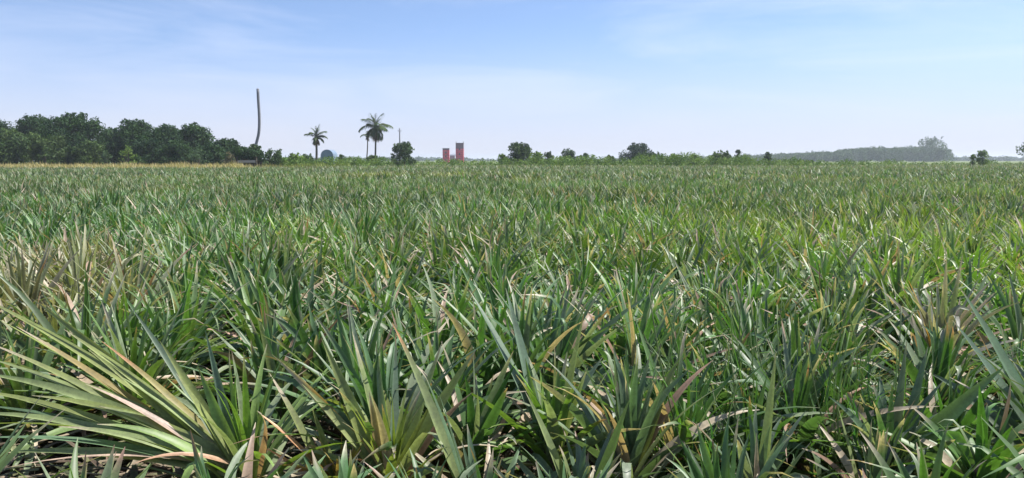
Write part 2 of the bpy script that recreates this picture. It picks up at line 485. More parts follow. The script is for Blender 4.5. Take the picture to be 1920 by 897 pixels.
# (base px, base py, base height, label, tall, spread, width, colour, leaves [(tip px, tip py, depth change, lift, width, colour, tip dry)], random leaves K)
HERO = [
    (465, 872, 0.24, 'big arching pineapple plant sending long shiny leaves to the left edge', 0.8, 1.0, 0.055, LG * 0.8 + YG * 0.1, [
        (-40, 700, 0.05, 0.16, 0.062, GY, 0.0), (-60, 798, -0.1, 0.17, 0.062, GY * 0.9, 0.0), (10, 848, -0.15, 0.08, 0.055, GY * 0.9, 0.0),
        (185, 762, 0.0, 0.09, 0.06, GY * 1.1, 0.1), (165, 655, 0.15, 0.05, 0.058, YG, 0.05), (-20, 590, 0.3, 0.06, 0.058, YG, 0.0),
        (60, 560, 0.35, 0.06, 0.06, YG * 0.9, 0.1), (190, 640, 0.25, 0.06, 0.04, OR * 0.3 + YG * 0.7, 0.3), (245, 575, 0.2, 0.03, 0.05, GB, 0.0), (372, 690, 0.05, 0.0, 0.07, LG * 1.15, 0.05),
        (300, 640, 0.1, 0.03, 0.055, YG, 0.0), (385, 620, 0.1, 0.02, 0.05, GB * 1.2, 0.0), (482, 755, 0.0, 0.0, 0.05, LG * 0.9, 0.0), (-30, 640, 0.1, 0.1, 0.05, YG * 0.8, 0.2),
        (-30, 760, 0.0, 0.12, 0.05, DG * 1.5, 0.0), (90, 700, 0.1, 0.1, 0.05, YG * 0.7, 0.1),
        (-60, 730, 0.0, 0.15, 0.055, YG * 0.9, 0.0), (-70, 775, -0.05, 0.17, 0.05, GY * 0.85, 0.05), (-40, 822, -0.15, 0.12, 0.05, DG * 1.8, 0.0), (-30, 670, 0.1, 0.12, 0.055, GY * 0.8, 0.05), (60, 742, 0.0, 0.12, 0.055, YG * 0.95, 0.1),
        (110, 800, -0.1, 0.1, 0.05, GY, 0.2), (0, 880, -0.2, 0.12, 0.035, PK * 0.9, 0.0), (120, 618, 0.2, 0.06, 0.055, YG, 0.1), (-40, 555, 0.4, 0.08, 0.055, YG * 0.9, 0.1), (30, 612, 0.25, 0.07, 0.05, OR * 0.4 + YG * 0.5, 0.2),
        (215, 700, 0.1, 0.05, 0.05, GY, 0.05), (330, 700, 0.0, 0.02, 0.05, YG, 0.1), (250, 870, -0.25, 0.1, 0.035, OR * 0.6 + PK * 0.3, 0.0), (160, 720, 0.0, 0.07, 0.045, PK * 0.8, 0.1)], 10),
    (735, 872, 0.26, 'yellow-green pineapple plant with wide upright leaves at the bottom centre', 0.62, 0.8, 0.062, YG, [
        (603, 635, 0.05, 0.03, 0.068, YG * 1.05, 0.0), (660, 622, 0.1, 0.02, 0.06, GY * 0.9, 0.25), (692, 735, -0.05, 0.0, 0.05, OR * 0.5 + YG * 0.5, 0.2), (817, 742, -0.05, 0.0, 0.066, YG * 1.1, 0.05),
        (893, 655, 0.05, 0.02, 0.068, YG * 0.95, 0.12), (705, 640, 0.15, 0.0, 0.05, GB, 0.1), (742, 625, 0.2, 0.0, 0.05, GB, 0.1), (510, 665, 0.05, 0.06, 0.05, OR * 0.7 + YG * 0.3, 0.35),
        (566, 720, 0.0, 0.03, 0.06, YG * 0.8, 0.0), (830, 640, 0.12, 0.02, 0.055, GY, 0.2)], 9),
    (640, 905, 0.18, 'small drying pineapple plant with long orange leaves low at the bottom', 0.42, 1.1, 0.045, OR * 0.5 + YG * 0.4, [
        (478, 770, 0.05, 0.05, 0.036, OR * 1.15, 0.15), (492, 838, -0.05, 0.05, 0.022, OR * 1.1, 0.1), (505, 700, 0.1, 0.04, 0.05, YG * 0.8, 0.3), (585, 765, 0.02, 0.02, 0.05, YG * 0.9, 0.0)], 8),
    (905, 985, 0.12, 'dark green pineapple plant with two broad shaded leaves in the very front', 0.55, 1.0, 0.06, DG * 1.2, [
        (795, 700, 0.0, 0.06, 0.062, DG * 1.4, 0.1), (735, 605, 0.1, 0.1, 0.055, GY * 0.9, 0.2), (822, 735, -0.1, 0.02, 0.05, DG * 1.1, 0.0)], 8),  # shade on the broad leaves is painted in with the dark green
    (1035, 812, 0.3, 'fresh green pineapple plant with a tight upright fan of leaves', 0.62, 0.75, 0.058, LG * 0.9, [
        (1012, 690, -0.03, 0.0, 0.05, LG * 1.2, 0.0), (1095, 588, 0.05, 0.02, 0.056, GY * 0.85, 0.1), (1102, 690, -0.05, 0.01, 0.05, GY * 1.1, 0.15), (985, 672, 0.05, 0.0, 0.05, LG, 0.0),
        (948, 540, 0.25, 0.02, 0.07, GB * 1.2, 0.05), (880, 545, 0.3, 0.06, 0.068, GB * 1.2, 0.05), (1040, 650, 0.05, 0.0, 0.05, YG, 0.15), (1130, 670, 0.1, 0.02, 0.05, GB, 0.1)], 8),
    (1090, 960, 0.14, 'green pineapple plant in front with one long leaf reaching up left', 0.5, 1.0, 0.055, GB, [
        (985, 735, 0.0, 0.05, 0.05, GY * 0.85, 0.1), (1048, 835, 0.0, 0.08, 0.045, GY * 1.0, 0.3), (1180, 750, 0.0, 0.02, 0.06, LG * 0.7, 0.0)], 9),
    (1180, 850, 0.28, 'broad-leaved bluish pineapple plant left of the thin weeds', 0.72, 0.85, 0.07, GB * 0.9, [
        (1235, 660, 0.1, 0.02, 0.06, GB, 0.1), (1275, 665, 0.1, 0.05, 0.055, YG * 0.8, 0.1), (1150, 640, 0.1, 0.0, 0.06, LG * 0.8, 0.05)], 14),
    (1420, 930, 0.2, 'half dried pineapple plant with pinkish leaves under the thin weeds', 0.55, 0.9, 0.055, GB * 0.9, [
        (1418, 812, -0.05, 0.0, 0.04, PK, 0.3), (1455, 660, 0.1, 0.0, 0.05, GY, 0.1), (1520, 830, 0.0, 0.03, 0.04, GY, 0.2)], 10),
    (1640, 930, 0.2, 'pineapple plant with pale curled dry leaves at the bottom right', 0.5, 1.1, 0.05, GB * 0.7, [
        (1650, 810, -0.05, 0.0, 0.045, PK * 1.1, 0.0), (1610, 880, -0.2, 0.08, 0.03, PK, 0.0), (1760, 890, -0.2, 0.09, 0.028, PK * 1.15, 0.0), (1570, 760, 0.05, 0.02, 0.05, GY, 0.0)], 9),
    (1665, 868, 0.24, 'pineapple plant with one thick leaf slanting up to the right', 0.62, 0.95, 0.065, DG * 1.2, [
        (1880, 690, 0.0, 0.03, 0.085, LG * 0.7 + GB * 0.3, 0.0), (1800, 815, -0.1, 0.05, 0.04, PK * 0.9, 0.4), (1700, 640, 0.1, 0.0, 0.05, GB * 0.7, 0.1), (1740, 650, 0.15, 0.0, 0.06, DG * 1.3, 0.1)], 14),
    (1990, 850, 0.26, 'large dark pineapple plant cut by the right edge with long blades leaning left', 0.8, 1.0, 0.07, GB * 0.9, [
        (1785, 600, 0.2, 0.05, 0.08, GB * 1.1, 0.05), (1800, 540, 0.4, 0.05, 0.075, DG * 1.6, 0.05), (1840, 700, 0.0, 0.05, 0.06, LG * 0.8, 0.0)], 16),
    (1760, 650, 0.4, 'withered pineapple plant with grey limp leaves and an orange rotting leaf', 0.72, 0.8, 0.055, np.array([0.17, 0.16, 0.13]), [
        (1805, 478, 0.05, 0.0, 0.05, GY * 0.9, 0.3), (1700, 520, 0.0, 0.07, 0.05, PK * 0.7, 0.3), (1730, 600, -0.15, 0.04, 0.055, np.array([0.5, 0.26, 0.05]), 0.2), (1860, 525, 0.0, 0.07, 0.035, PK, 0.0),
        (1870, 545, -0.05, 0.05, 0.03, PK * 0.9, 0.0), (1775, 480, 0.0, 0.0, 0.05, GY, 0.4)], 16),
]

hero_xy = []
plant_records = []


def make_parts(root, K, r, c, tall, spread, width, stem_h, S, dry_n, extra=None, with_stem=True, heart=True):
    if heart:
        a = plant_mesh_arrays(K, S, 3, r, c * np.array([0.95, 1.08, 0.85]), tall, spread, width, stem_h, sel=0.28, dryness=0.0)
        build('heart_leaves', *a[:2], M_LEAF, a[2], root)
        parts = [plant_mesh_arrays(K, S, 3, r, c, tall, spread, width, stem_h, sel=-0.28, dryness=0.2)]
    else:
        parts = [plant_mesh_arrays(K, S, 3, r, c, tall, spread, width, stem_h, dryness=0.18)]
    if extra: parts += extra
    a = join(parts)
    build('leaf_rosette', *a[:2], M_LEAF, a[2], root)
    for k in range(dry_n):
        phi = r.uniform(0, 6.28, 1)
        P, side, d = centre_lines(np.array([[0.04 * math.cos(phi[0]), 0.04 * math.sin(phi[0]), stem_h * r.uniform(0.3, 0.8)]]), phi, np.radians(r.uniform(25, 60, 1)),
                                  np.radians(r.uniform(70, 130, 1)), tall * r.uniform(0.55, 0.85, 1), S, r.normal(0, 0.6, 1))
        dc = (DRY * r.uniform(0.6, 1.15) if r.uniform() < 0.75 else RED * 1.2)[None]
        a = strips(P, side, width_profile(width * r.uniform(0.35, 0.7, 1), S), leaf_cols(dc, S, np.array([0.0]), dc, r), 3, gutter=0.5)
        tag(build('dry_leaf', *a[:2], M_DRY, a[2], root), 'withered tan leaf hanging down')
    if with_stem:
        mb = stem_arrays(stem_h, r)
        mb.build('stem', M_STEM, root, smooth=True)


for i, (px, py, bz, label, tall, spread, width, c, leaves, K) in enumerate(HERO):
    r = np.random.default_rng(100 + i)
    b = on_ground(px, py, bz)
    root = thing('pineapple_plant', (b[0], b[1], 0), label, 'pineapple plant', CROP_GROUP)
    extra = []
    for (tx, ty, dd, lift, w, lc, td) in leaves:
        tip = at(tx, ty, b[1] + dd)
        rad = r.uniform(0.01, 0.04); w *= 0.98; a_ = math.atan2(tip[1] - b[1], tip[0] - b[0])
        p0 = np.array([rad * math.cos(a_), rad * math.sin(a_), bz * r.uniform(0.5, 1.0)])
        p2 = tip - np.array([b[0], b[1], 0])
        extra.append(arc_leaf(p0, p2, lift, w, lc, 12, td, DRY if r.uniform() < 0.7 else OR, r.normal(0, 0.5), r))
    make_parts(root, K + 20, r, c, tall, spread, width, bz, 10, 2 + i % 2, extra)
    hero_xy.append((b[0], b[1]))
hero_xy = np.array(hero_xy)

# ------------------------------------------------------------------ the plants behind, nearest ones one object each
r0 = np.random.default_rng(5)
X, Y = scatter(2.55, 34.0, 0.425, r0, 3.0)
keep = np.ones(len(X), bool)
for hx, hy in hero_xy:
    keep &= (X - hx) ** 2 + (Y - hy) ** 2 > 0.31 ** 2
keep &= ~((960 + F * X / Y < 445) & (Y < 3.6) & (Y > 2.86))
keep &= ~((lowfreq(X, Y, 61, 3.0) < -0.95) & (Y > 4.0))
X, Y = X[keep], Y[keep]
PXC = 960 + F * X / Y
inview = (PXC > -60) & (PXC < 1980)
dist = np.hypot(X, Y)
order = np.argsort(np.where(inview, dist, 1e9))
NIND = 300 - len(HERO)
ind = order[:NIND]
ind = ind[np.argsort(dist[ind])]
rest = np.setdiff1d(np.arange(len(X)), ind)
PC = plant_colour(X, Y, np.random.default_rng(8))
# a patch of dying, reddish plants left of the centre, as in the photograph
p_dry = on_ground(70, 560, 0.5)
p_dry2 = on_ground(60, 480, 0.6)

rank = {}
DESC_SIZE = {True: 'tall', False: 'low'}
for j in ind:
    r = np.random.default_rng(1000 + int(j))
    x, y = X[j], Y[j]
    c = PC[j].copy()
    dry_n = int(r.choice([0, 0, 1, 1, 2]))
    dyed = math.hypot(x - p_dry[0], (y - p_dry[1]) * 0.7) < 0.9 or math.hypot(x - p_dry2[0], (y - p_dry2[1]) * 0.5) < 0.6
    if dyed:
        c = c * 0.55 + (RED * 0.6 + DRY * 0.4) * 0.45
        dry_n = 4
    tall = r.uniform(0.72, 1.0) * (0.62 if y < 2.95 else 0.84 if y < 3.3 else 1.0) * (1 + 0.12 * float(lowfreq(x, y, 41, 5.0)))
    spread = r.uniform(0.85, 1.35)
    lm = int(np.argmin(np.abs(LM_X - PXC[j])))
    k = rank.get(lm, 0); rank[lm] = k + 1
    k += sum(1 for (hx, hy) in hero_xy if int(np.argmin(np.abs(LM_X - (960 + F * hx / hy)))) == lm and math.hypot(hx, hy) < dist[j])
    if dyed: word = 'half withered reddish'
    elif c[0] > 0.115: word = 'yellow-green'
    elif c[2] > 0.34 * c[1]: word = 'blue-green'
    else: word = 'green'
    label = f'{word} pineapple plant, {ORD[min(k, 24)]} from the front in line with {LANDMARKS[lm][1]}'
    root = thing('pineapple_plant', (x, y, 0), label, 'pineapple plant', CROP_GROUP)
    root.rotation_euler = (r.normal(0, 0.11), r.normal(0, 0.11), 0)
    near = dist[j] < 7.0
    make_parts(root, 38 if near else 32, r, c, tall, spread, r.uniform(0.05, 0.068), r.uniform(0.16, 0.36), 9 if near else 7,
               dry_n if dist[j] < 9 else min(dry_n, 1), None, with_stem=dist[j] < 4.6, heart=dist[j] < 9)


# ------------------------------------------------------------------ the rest of the crop: too many to count, one object
def crop_band(x, y, K, S, across, widen, r, tallm=1.0):
    n = len(x)
    pc = plant_colour(x, y, r)
    m = n * K
    pid = np.repeat(np.arange(n), K)
    u = r.uniform(0, 1, m)
    phi = r.uniform(0, 6.2832, m)
    sp = np.repeat(r.uniform(0.85, 1.35, n), K)
    e0 = np.radians(88 - 50 * sp * u ** 0.9 + r.normal(0, 7, m))
    droop = np.radians(4 + 46 * u ** 1.5 * sp + np.abs(r.normal(0, 14, m)))
    L = np.repeat(r.uniform(0.7, 1.0, n) * tallm * (1 + 0.15 * lowfreq(x, y, 41, 5.0)), K) * (0.42 + 0.42 * np.sin(np.clip(u * 1.5 + 0.25, 0, 1.9))) * r.uniform(0.85, 1.12, m)
    sh = np.repeat(r.uniform(0.16, 0.3, n), K)
    rad = 0.012 + 0.03 * u
    base = np.stack([x[pid] + np.cos(phi) * rad, y[pid] + np.sin(phi) * rad, sh * (1 - 0.7 * u)], axis=-1)
    kink = (np.where(r.uniform(0, 1, m) < 0.1, np.radians(r.uniform(40, 110, m)), 0.0), r.uniform(0.4, 0.8, m))
    P, side, d = centre_lines(base, phi, e0, droop, L, S, r.normal(0, 0.35, m), 1.3, kink)
    roll = r.normal(0, 0.4, m)[:, None, None]
    side = side * np.cos(roll) + np.cross(side, d) * np.sin(roll)
    W = width_profile(0.06 * widen * r.uniform(0.75, 1.15, m), S)
    c = pc[pid] * r.uniform(0.75, 1.25, (m, 1))
    yel = (np.clip(u - 0.55, 0, 1) * r.uniform(0, 1.4, m))[:, None]
    c = c * (1 - yel) + YELLOW * yel
    sil = (r.uniform(0, 1, (m, 1)) < 0.10) * 0.6
    c = c * (1 - sil) + PALE * sil
    old = (r.uniform(0, 1, m) < 0.12 * u)[:, None]
    mix = r.uniform(0, 1, (m, 1))
    c = np.where(old, DRY * mix + RED * (1 - mix), c)
    tip = np.where(r.uniform(0, 1, m) < 0.45, r.uniform(0.03, 0.24, m), 0.0)
    tc = np.where(r.uniform(0, 1, (m, 1)) < 0.92, DRY, RED)
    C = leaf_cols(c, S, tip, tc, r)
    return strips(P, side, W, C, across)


bands = [crop_band(X[rest], Y[rest], 27, 5, 3, 1.0, np.random.default_rng(21))]
x2, y2 = scatter(34.0, 85.0, 0.62, np.random.default_rng(22), 3.0)
ok = y2 < field_limit(x2, y2)
bands.append(crop_band(x2[ok], y2[ok], 13, 4, 2, 1.5, np.random.default_rng(23)))
x3, y3 = scatter(85.0, 152.0, 0.8, np.random.default_rng(24), 3.0)
ok = y3 < field_limit(x3, y3)
bands.append(crop_band(x3[ok], y3[ok], 10, 3, 2, 2.2, np.random.default_rng(25), 1.05))
a = join(bands)
tag(build('pineapple_crop', *a[:2], M_FIELD, a[2]), 'dense grey-green pineapple crop covering the field to the horizon', 'crop', kind='stuff')

# dry litter of fallen leaves on the soil between the front rows
r = np.random.default_rng(31)
n = 1500
lx = r.uniform(-4.5, 4.5, n); ly = r.uniform(2.2, 7.5, n)
lz = r.uniform(0.012, 0.07, n)
ne = 700      # a thicker mat of old leaves under the arching plant at the left
lx = np.concatenate([lx, r.uniform(-3.4, -0.75, ne)]); ly = np.concatenate([ly, r.uniform(2.3, 4.0, ne)]); lz = np.concatenate([lz, r.uniform(0.02, 0.2, ne)])
n = n + ne
P, side, d = centre_lines(np.stack([lx, ly, lz], axis=-1), r.uniform(0, 6.28, n), np.radians(r.uniform(-3, 22, n)), np.radians(r.uniform(5, 40, n)), r.uniform(0.15, 0.5, n), 5, r.normal(0, 0.8, n))
P[..., 2] = np.maximum(P[..., 2], 0.008)
mixr = r.uniform(0, 1, (n, 1))
c = (DRY * mixr + np.array([0.09, 0.06, 0.045]) * (1 - mixr)) * r.uniform(0.25, 0.75, (n, 1))
gl = (r.uniform(0, 1, (n, 1)) < 0.25) * 0.6
c = c * (1 - gl) + np.array([0.06, 0.085, 0.035]) * gl
a = strips(P, side, width_profile(r.uniform(0.015, 0.045, n), 5), leaf_cols(c, 5, np.zeros(n), c, r), 3, 0.4)
tag(build('fallen_leaves', *a[:2], M_LITTER, a[2]), 'brown dry leaf litter on the soil between the front plants', 'leaf litter', kind='stuff')

# ------------------------------------------------------------------ thin weeds climbing among the front plants on the right
WEEDS = [(1245, 800, 'thin weed tuft at the left side of the weedy patch'), (1300, 770, 'tall wispy weed tuft beside the bluish plant'), (1345, 850, 'low bright weed tuft under the pinkish leaf'),
         (1375, 760, 'dense weed tuft in the middle of the weedy patch'), (1440, 800, 'pale weed tuft with one straight white-green stalk'), (1480, 740, 'weed tuft at the back of the weedy patch'),
         (1530, 800, 'yellowish weed tuft with a leaning stalk'), (1580, 760, 'dark weed tuft right of the leaning stalk'), (1620, 830, 'weed tuft just left of the thick slanting leaf'),
         (1350, 700, 'short weed tuft poking above the bluish plant'), (1550, 690, 'weed tuft highest in the weedy patch'), (1690, 800, 'small weed tuft behind the thick slanting leaf')]
for i, (px, py, label) in enumerate(WEEDS):
    r = np.random.default_rng(400 + i)
    b = on_ground(px, py + 60, 0.12)
    root = thing('weed_tuft', (b[0], b[1], 0), label, 'weed', 'thin weeds among the front plants')
    n = 42
    phi = r.uniform(0, 6.28, n)
    base = np.stack([r.normal(0, 0.07, n), r.normal(0, 0.07, n), np.zeros(n)], axis=-1)
    P, side, d = centre_lines(base, phi, np.radians(r.uniform(62, 90, n)), np.radians(np.abs(r.normal(35, 45, n))), r.uniform(0.35, 0.85, n), 9, r.normal(0, 0.7, n))
    P[:, 2:, 0:2] += r.normal(0, 0.011, P[:, 2:, 0:2].shape)
    mixr = r.uniform(0, 1, (n, 1))
    c = np.array([0.028, 0.095, 0.03]) * mixr + np.array([0.085, 0.15, 0.035]) * (1 - mixr)
    a = strips(P, side, width_profile(r.uniform(0.006, 0.015, n), 9), leaf_cols(c, 9, np.full(n, 0.05), np.broadcast_to(DRY, (n, 3)), r), 3, 0.3)
    build('blades', *a[:2], M_WEED, a[2], root)
    mb = MB()
    for k in range(4):
        e = np.array([r.normal(0, 0.12), r.normal(0, 0.12), r.uniform(0.65, 0.95)])
        t = np.linspace(0, 1, 7)[:, None]
        pts = t * e + np.array([0.05, 0.03, 0]) * np.sin(t * 3) * r.normal(0, 1)
        pts[:, :2] += r.normal(0, 0.04, 2)
        mb.tube(pts, np.linspace(0.005, 0.0025, 7), 5, np.array([0.2, 0.26, 0.12]) * r.uniform(0.7, 1.3))
    mb.build('stalks', M_WEED, root, smooth=True)

# ------------------------------------------------------------------ trees and bushes
def leaf_cloud(centres, radii, per_area, size, r, c0, c1, squash=0.85, top_light=0.0):
    """leaf-sized quads in the outer shell of many clumps; colour differs from clump to clump"""
    V, C = [], []
    for cc, rd in zip(centres, radii):
        n = max(12, int(per_area * rd * rd))
        d = r.normal(0, 1, (n, 3)); d /= np.linalg.norm(d, axis=1)[:, None]
        rr = rd * (r.uniform(0.3, 1.0, n) ** 0.6 + np.abs(r.normal(0, 0.16, n)))
        p = cc + d * rr[:, None] * np.array([1, 1, squash])
        nor = d + r.normal(0, 0.7, (n, 3)); nor /= np.linalg.norm(nor, axis=1)[:, None]
        ref = r.normal(0, 1, (n, 3))
        a = np.cross(nor, ref); a /= np.linalg.norm(a, axis=1)[:, None] + 1e-9
        b = np.cross(nor, a)
        s = (size * r.uniform(0.55, 1.35, n))[:, None]
        q = np.stack([p - a * s, p - b * s * 0.45, p + a * s, p + b * s * 0.45], axis=1)
        q[:, 1] += nor * s * 0.2; q[:, 3] += nor * s * 0.2
        V.append(q.reshape(-1, 3))
        w = r.uniform(0, 1)
        cl = (c0 * (1 - w) + c1 * w) * r.uniform(0.7, 1.3, (n, 1))
        C.append(np.repeat(cl, 4, axis=0))
    V = np.vstack(V); C = np.vstack(C)
    V[:, 2] = np.maximum(V[:, 2], 0.01)
    return V, np.arange(len(V)).reshape(-1, 4), C


def crown_clumps(h, w, r, low=0.15, n=26):
    g = min(w, 1.1 * h, math.sqrt(w * h))
    cs, rs = [], []
    for k in range(n):
        t = r.uniform(0, 1) ** 0.85
        prof = math.sqrt(max(0.06, 1 - ((t - 0.36) / 0.74) ** 2))
        rd = g * r.uniform(0.10, 0.2) * (0.7 + 0.3 * prof)
        z = h * low + rd * 0.6 + (h * (0.97 - low) - rd * 1.5) * t
        a = r.uniform(0, 6.28); q = math.sqrt(r.uniform(0.02, 1)) * prof
        cs.append(((0.5 * w - rd * 0.8) * q * math.cos(a), (0.5 * w - rd * 0.8) * q * math.sin(a), z))
        rs.append(rd)
    return np.array(cs), np.array(rs)


DARKT = (np.array([0.016, 0.04, 0.018]), np.array([0.042, 0.085, 0.026]))
MIDT = (np.array([0.04, 0.075, 0.025]), np.array([0.085, 0.13, 0.04]))
LIGHTT = (np.array([0.085, 0.16, 0.03]), np.array([0.17, 0.24, 0.055]))
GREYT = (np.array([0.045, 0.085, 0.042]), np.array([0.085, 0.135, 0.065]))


def tree(name, label, cat, px, Y, top_py, wpx, tint, seed, group, low=0.12, nclump=26, size=0.3, density=55, trunk=True, spires=0, shift=0.0, trunk_col=(0.06, 0.05, 0.04), crown_name='crown'):
    r = np.random.default_rng(seed)
    p = at(px, 300, Y)
    h = at(px, top_py, Y)[2]
    w = wpx / F * Y
    root = thing(name, (p[0], Y, 0), label, cat, group)
    cs, rs = crown_clumps(h, w, r, low, nclump)
    # make the crown reach its full height unevenly
    g = min(w, h)
    for k in range(4):
        cs[k] = (shift * w + r.normal(0, 0.05) * w, r.normal(0, 0.05) * w, h - g * (0.09 + 0.11 * k)); rs[k] = g * (0.09 + 0.03 * k)
    for k in range(spires):
        sx, sz = r.normal(0, 0.16) * w, h * r.uniform(0.86, 0.97)
        for q in range(3):
            cs = np.vstack([cs, [(sx + r.normal(0, 0.02) * w, r.normal(0, 0.1) * w, sz - q * 0.09 * h)]]); rs = np.append(rs, g * (0.05 + 0.03 * q))
    a = leaf_cloud(cs, rs, density, size, r, *tint)
    build(crown_name, *a[:2], M_TREE, a[2], root, smooth=False)
    if trunk:
        mb = MB()
        th = h * 0.6
        z = np.linspace(0, th, 6)
        pts = np.stack([np.sin(z * 0.5 + seed) * 0.03 * h, np.cos(z * 0.4) * 0.02 * h, z], axis=-1)
        mb.tube(pts, np.linspace(h * 0.032, h * 0.012, 6), 8, trunk_col)
        for k in range(7):
            t = r.uniform(0.25, 0.95); i0 = pts[int(t * 5)]
            tgt = cs[r.integers(1, len(cs))]
            mb.tube(np.array([i0, (i0 + tgt) / 2 + np.array([0, 0, -0.03 * h]), tgt]), [h * 0.014, h * 0.009, h * 0.004], 6, trunk_col)
        mb.build('trunk', M_BARK, root, smooth=True)
    return root


GT = 'dark trees at the left behind the dry grass'
LEFT = [  # label, px, Y, top, width px, tint, spires
    ('dark tree just outside the left edge behind the dry grass', -150, 122, 226, 150, DARKT, 2),
    ('dark tree cut by the left edge, behind the pale green one', -15, 126, 219, 110, DARKT, 3),
    ('pale green bushy tree at the far left, lower than the dark ones', 30, 112, 240, 110, MIDT, 1),
    ('dark tree with a thin spike on top, left of the tallest tree', 72, 124, 213, 74, DARKT, 3),
    ('tallest dark tree with a broad crown peaking to the right', 142, 118, 211, 120, DARKT, 4),
    ('low dark tree filling the dip right of the tallest tree', 212, 126, 238, 70, DARKT, 2),
    ('dark tree with two ragged tops in the middle of the row', 256, 120, 222, 80, DARKT, 4),
    ('rounded dark tree just right of the ragged topped one', 305, 117, 232, 90, DARKT, 3),
    ('last tall dark tree with a pointed top at the right of the row', 368, 121, 230, 80, DARKT, 4),
    ('sloping low dark tree that ends the row near the grey pole', 418, 118, 258, 76, DARKT, 1)]
for i, (label, px, Yd, top, wpx, tint, sp) in enumerate(LEFT):
    tree('broadleaf_tree', label, 'tree', px, Yd, top, wpx * 1.08, tint, 500 + i, GT, low=0.08, nclump=70, size=0.22, density=150, spires=sp + 2, shift=0.12 if px == 142 else 0.0)
LOWT = [('low leafy tree filling in beneath the pale green tree and tallest tree', 100, 113, 250, 70, MIDT), ('low olive tree before the ragged topped dark tree', 275, 113, 256, 80, DARKT),
        ('low dark green tree under the rounded dark tree', 330, 113, 262, 70, DARKT), ('olive low tree at the foot of the tallest dark tree', 165, 113, 262, 66, MIDT),
        ('low dark tree below the last tall dark tree', 395, 112, 268, 70, DARKT)]
for i, (label, px, Yd, top, wpx, tint) in enumerate(LOWT):
    tree('broadleaf_tree', label, 'tree', px, Yd, top, wpx, tint, 520 + i, GT, low=0.04, nclump=44, size=0.2, density=170, spires=2)
SHR = [('light green shrub in front of the dark trees below their dip', 240, 108, 270, 36, LIGHTT), ('small pale shrub under the tallest dark tree', 200, 109, 282, 26, GREYT),
       ('grey-green shrub before the last tall dark tree', 372, 109, 274, 50, GREYT), ('light green shrub at the foot of the pale tree', 85, 107, 272, 34, MIDT),
       ('brownish low shrub left of the dark hut', 430, 106, 284, 34, (np.array([0.14, 0.13, 0.08]), np.array([0.2, 0.18, 0.11])))]
for i, (label, px, Yd, top, wpx, tint) in enumerate(SHR):
    tree('shrub', label, 'shrub', px, Yd, top, wpx, tint, 540 + i, 'shrubs in front of the dark trees', low=0.1, nclump=14, size=0.16, density=160, trunk=True, crown_name='foliage')

GB2 = 'bushes along the far edge of the field'
BUSHT = (np.array([0.03, 0.06, 0.026]), np.array([0.075, 0.115, 0.04]))
BUSH = [  # label, px, Y, top py, width px, tint, spires, low
    ('rounded green scrub bush right of the dark hut', 505, 106, 279, 62, MIDT, 1),
    ('low light green scrub bush between pole and small palm', 550, 112, 287, 60, LIGHTT, 0),
    ('low dull green scrub left of the small palm', 575, 120, 289, 46, GREYT, 0),
    ('little green tuft bush right of the grey shed', 640, 128, 289, 16, MIDT, 0),
    ('low bush at the foot of the two palms', 697, 126, 290, 40, MIDT, 0),
    ('dense dark round bush at the foot of the thin post', 757, 128, 265, 50, BUSHT, 3),
    ('big dark bush with a forked top, right of the red towers', 975, 132, 266, 56, BUSHT, 3),
    ('pale green bush on the left flank of the big dark bush', 942, 131, 288, 24, LIGHTT, 0),
    ('light green bush on the right flank of the big dark bush', 1005, 131, 284, 34, LIGHTT, 0),
    ('small dark bush right of the big dark bush', 1030, 135, 284, 24, BUSHT, 1),
    ('grey-green small tree among the light scrub', 1067, 150, 279, 32, GREYT, 2),
    ('bright light green scrub below the grey-green small tree', 1062, 130, 292, 60, LIGHTT, 0),
    ('small dark bush at the right of the light scrub', 1090, 134, 291, 22, BUSHT, 0),
    ('faint grey bush just behind the small dark one', 1099, 161, 286, 18, GREYT, 0),
    ('low dark bush at the left foot of the wide bluish tree', 1143, 136, 291, 32, MIDT, 0),
    ('wide bluish grey tree standing highest in the middle right', 1192, 162, 266, 68, (np.array([0.035, 0.06, 0.045]), np.array([0.06, 0.085, 0.06])), 4),
    ('green bush in front of the wide bluish tree', 1215, 134, 284, 60, MIDT, 1),
    ('pale low scrub right of the wide bluish tree', 1262, 136, 288, 60, LIGHTT, 1),
    ('dark small upright bush left of the mounded light green bush', 1303, 131, 290, 20, BUSHT, 1),
    ('mounded light green bush before the narrow dark sapling', 1345, 131, 283, 60, MIDT, 2),
    ('narrow dark sapling with a round head', 1384, 130, 280, 18, BUSHT, 1),
    ('pointed little dark tree in front of the forest start', 1440, 131, 285, 20, BUSHT, 1),
    ('bright green low bush at the foot of the forest', 1508, 128, 300, 60, LIGHTT, 0),
    ('dark leafy bush rising behind the hut at the foot of the bent pole', 477, 104, 270, 40, BUSHT, 2),
    ('lone pointed sapling on the bare horizon at far right', 1842, 128, 281, 24, LIGHTT, 3),
    ('low dull sprout left of the lone sapling', 1824, 128, 289, 14, LIGHTT, 1),
]
for i, (label, px, Yd, top, wpx, tint, sp) in enumerate(BUSH):
    tree('bush', label, 'bush', px, Yd, top, wpx, tint, 600 + i, GB2, low=0.03, nclump=34, size=0.2 if wpx > 30 else 0.14, density=170 if wpx > 30 else 380, spires=sp + 2, crown_name='foliage')
tree('broadleaf_tree', 'tree whose leafy twigs just enter the right edge above the horizon', 'tree', 1950, 160, 258, 80, MIDT, 700, None, low=0.3, nclump=24, size=0.28, density=60, spires=3)
tree('broadleaf_tree', 'tall hazy tree rising above the right end of the far forest', 'tree', 1747, 620, 256, 62, GREYT, 701, None, low=0.22, nclump=26, size=0.55, density=11, spires=6, shift=-0.12)

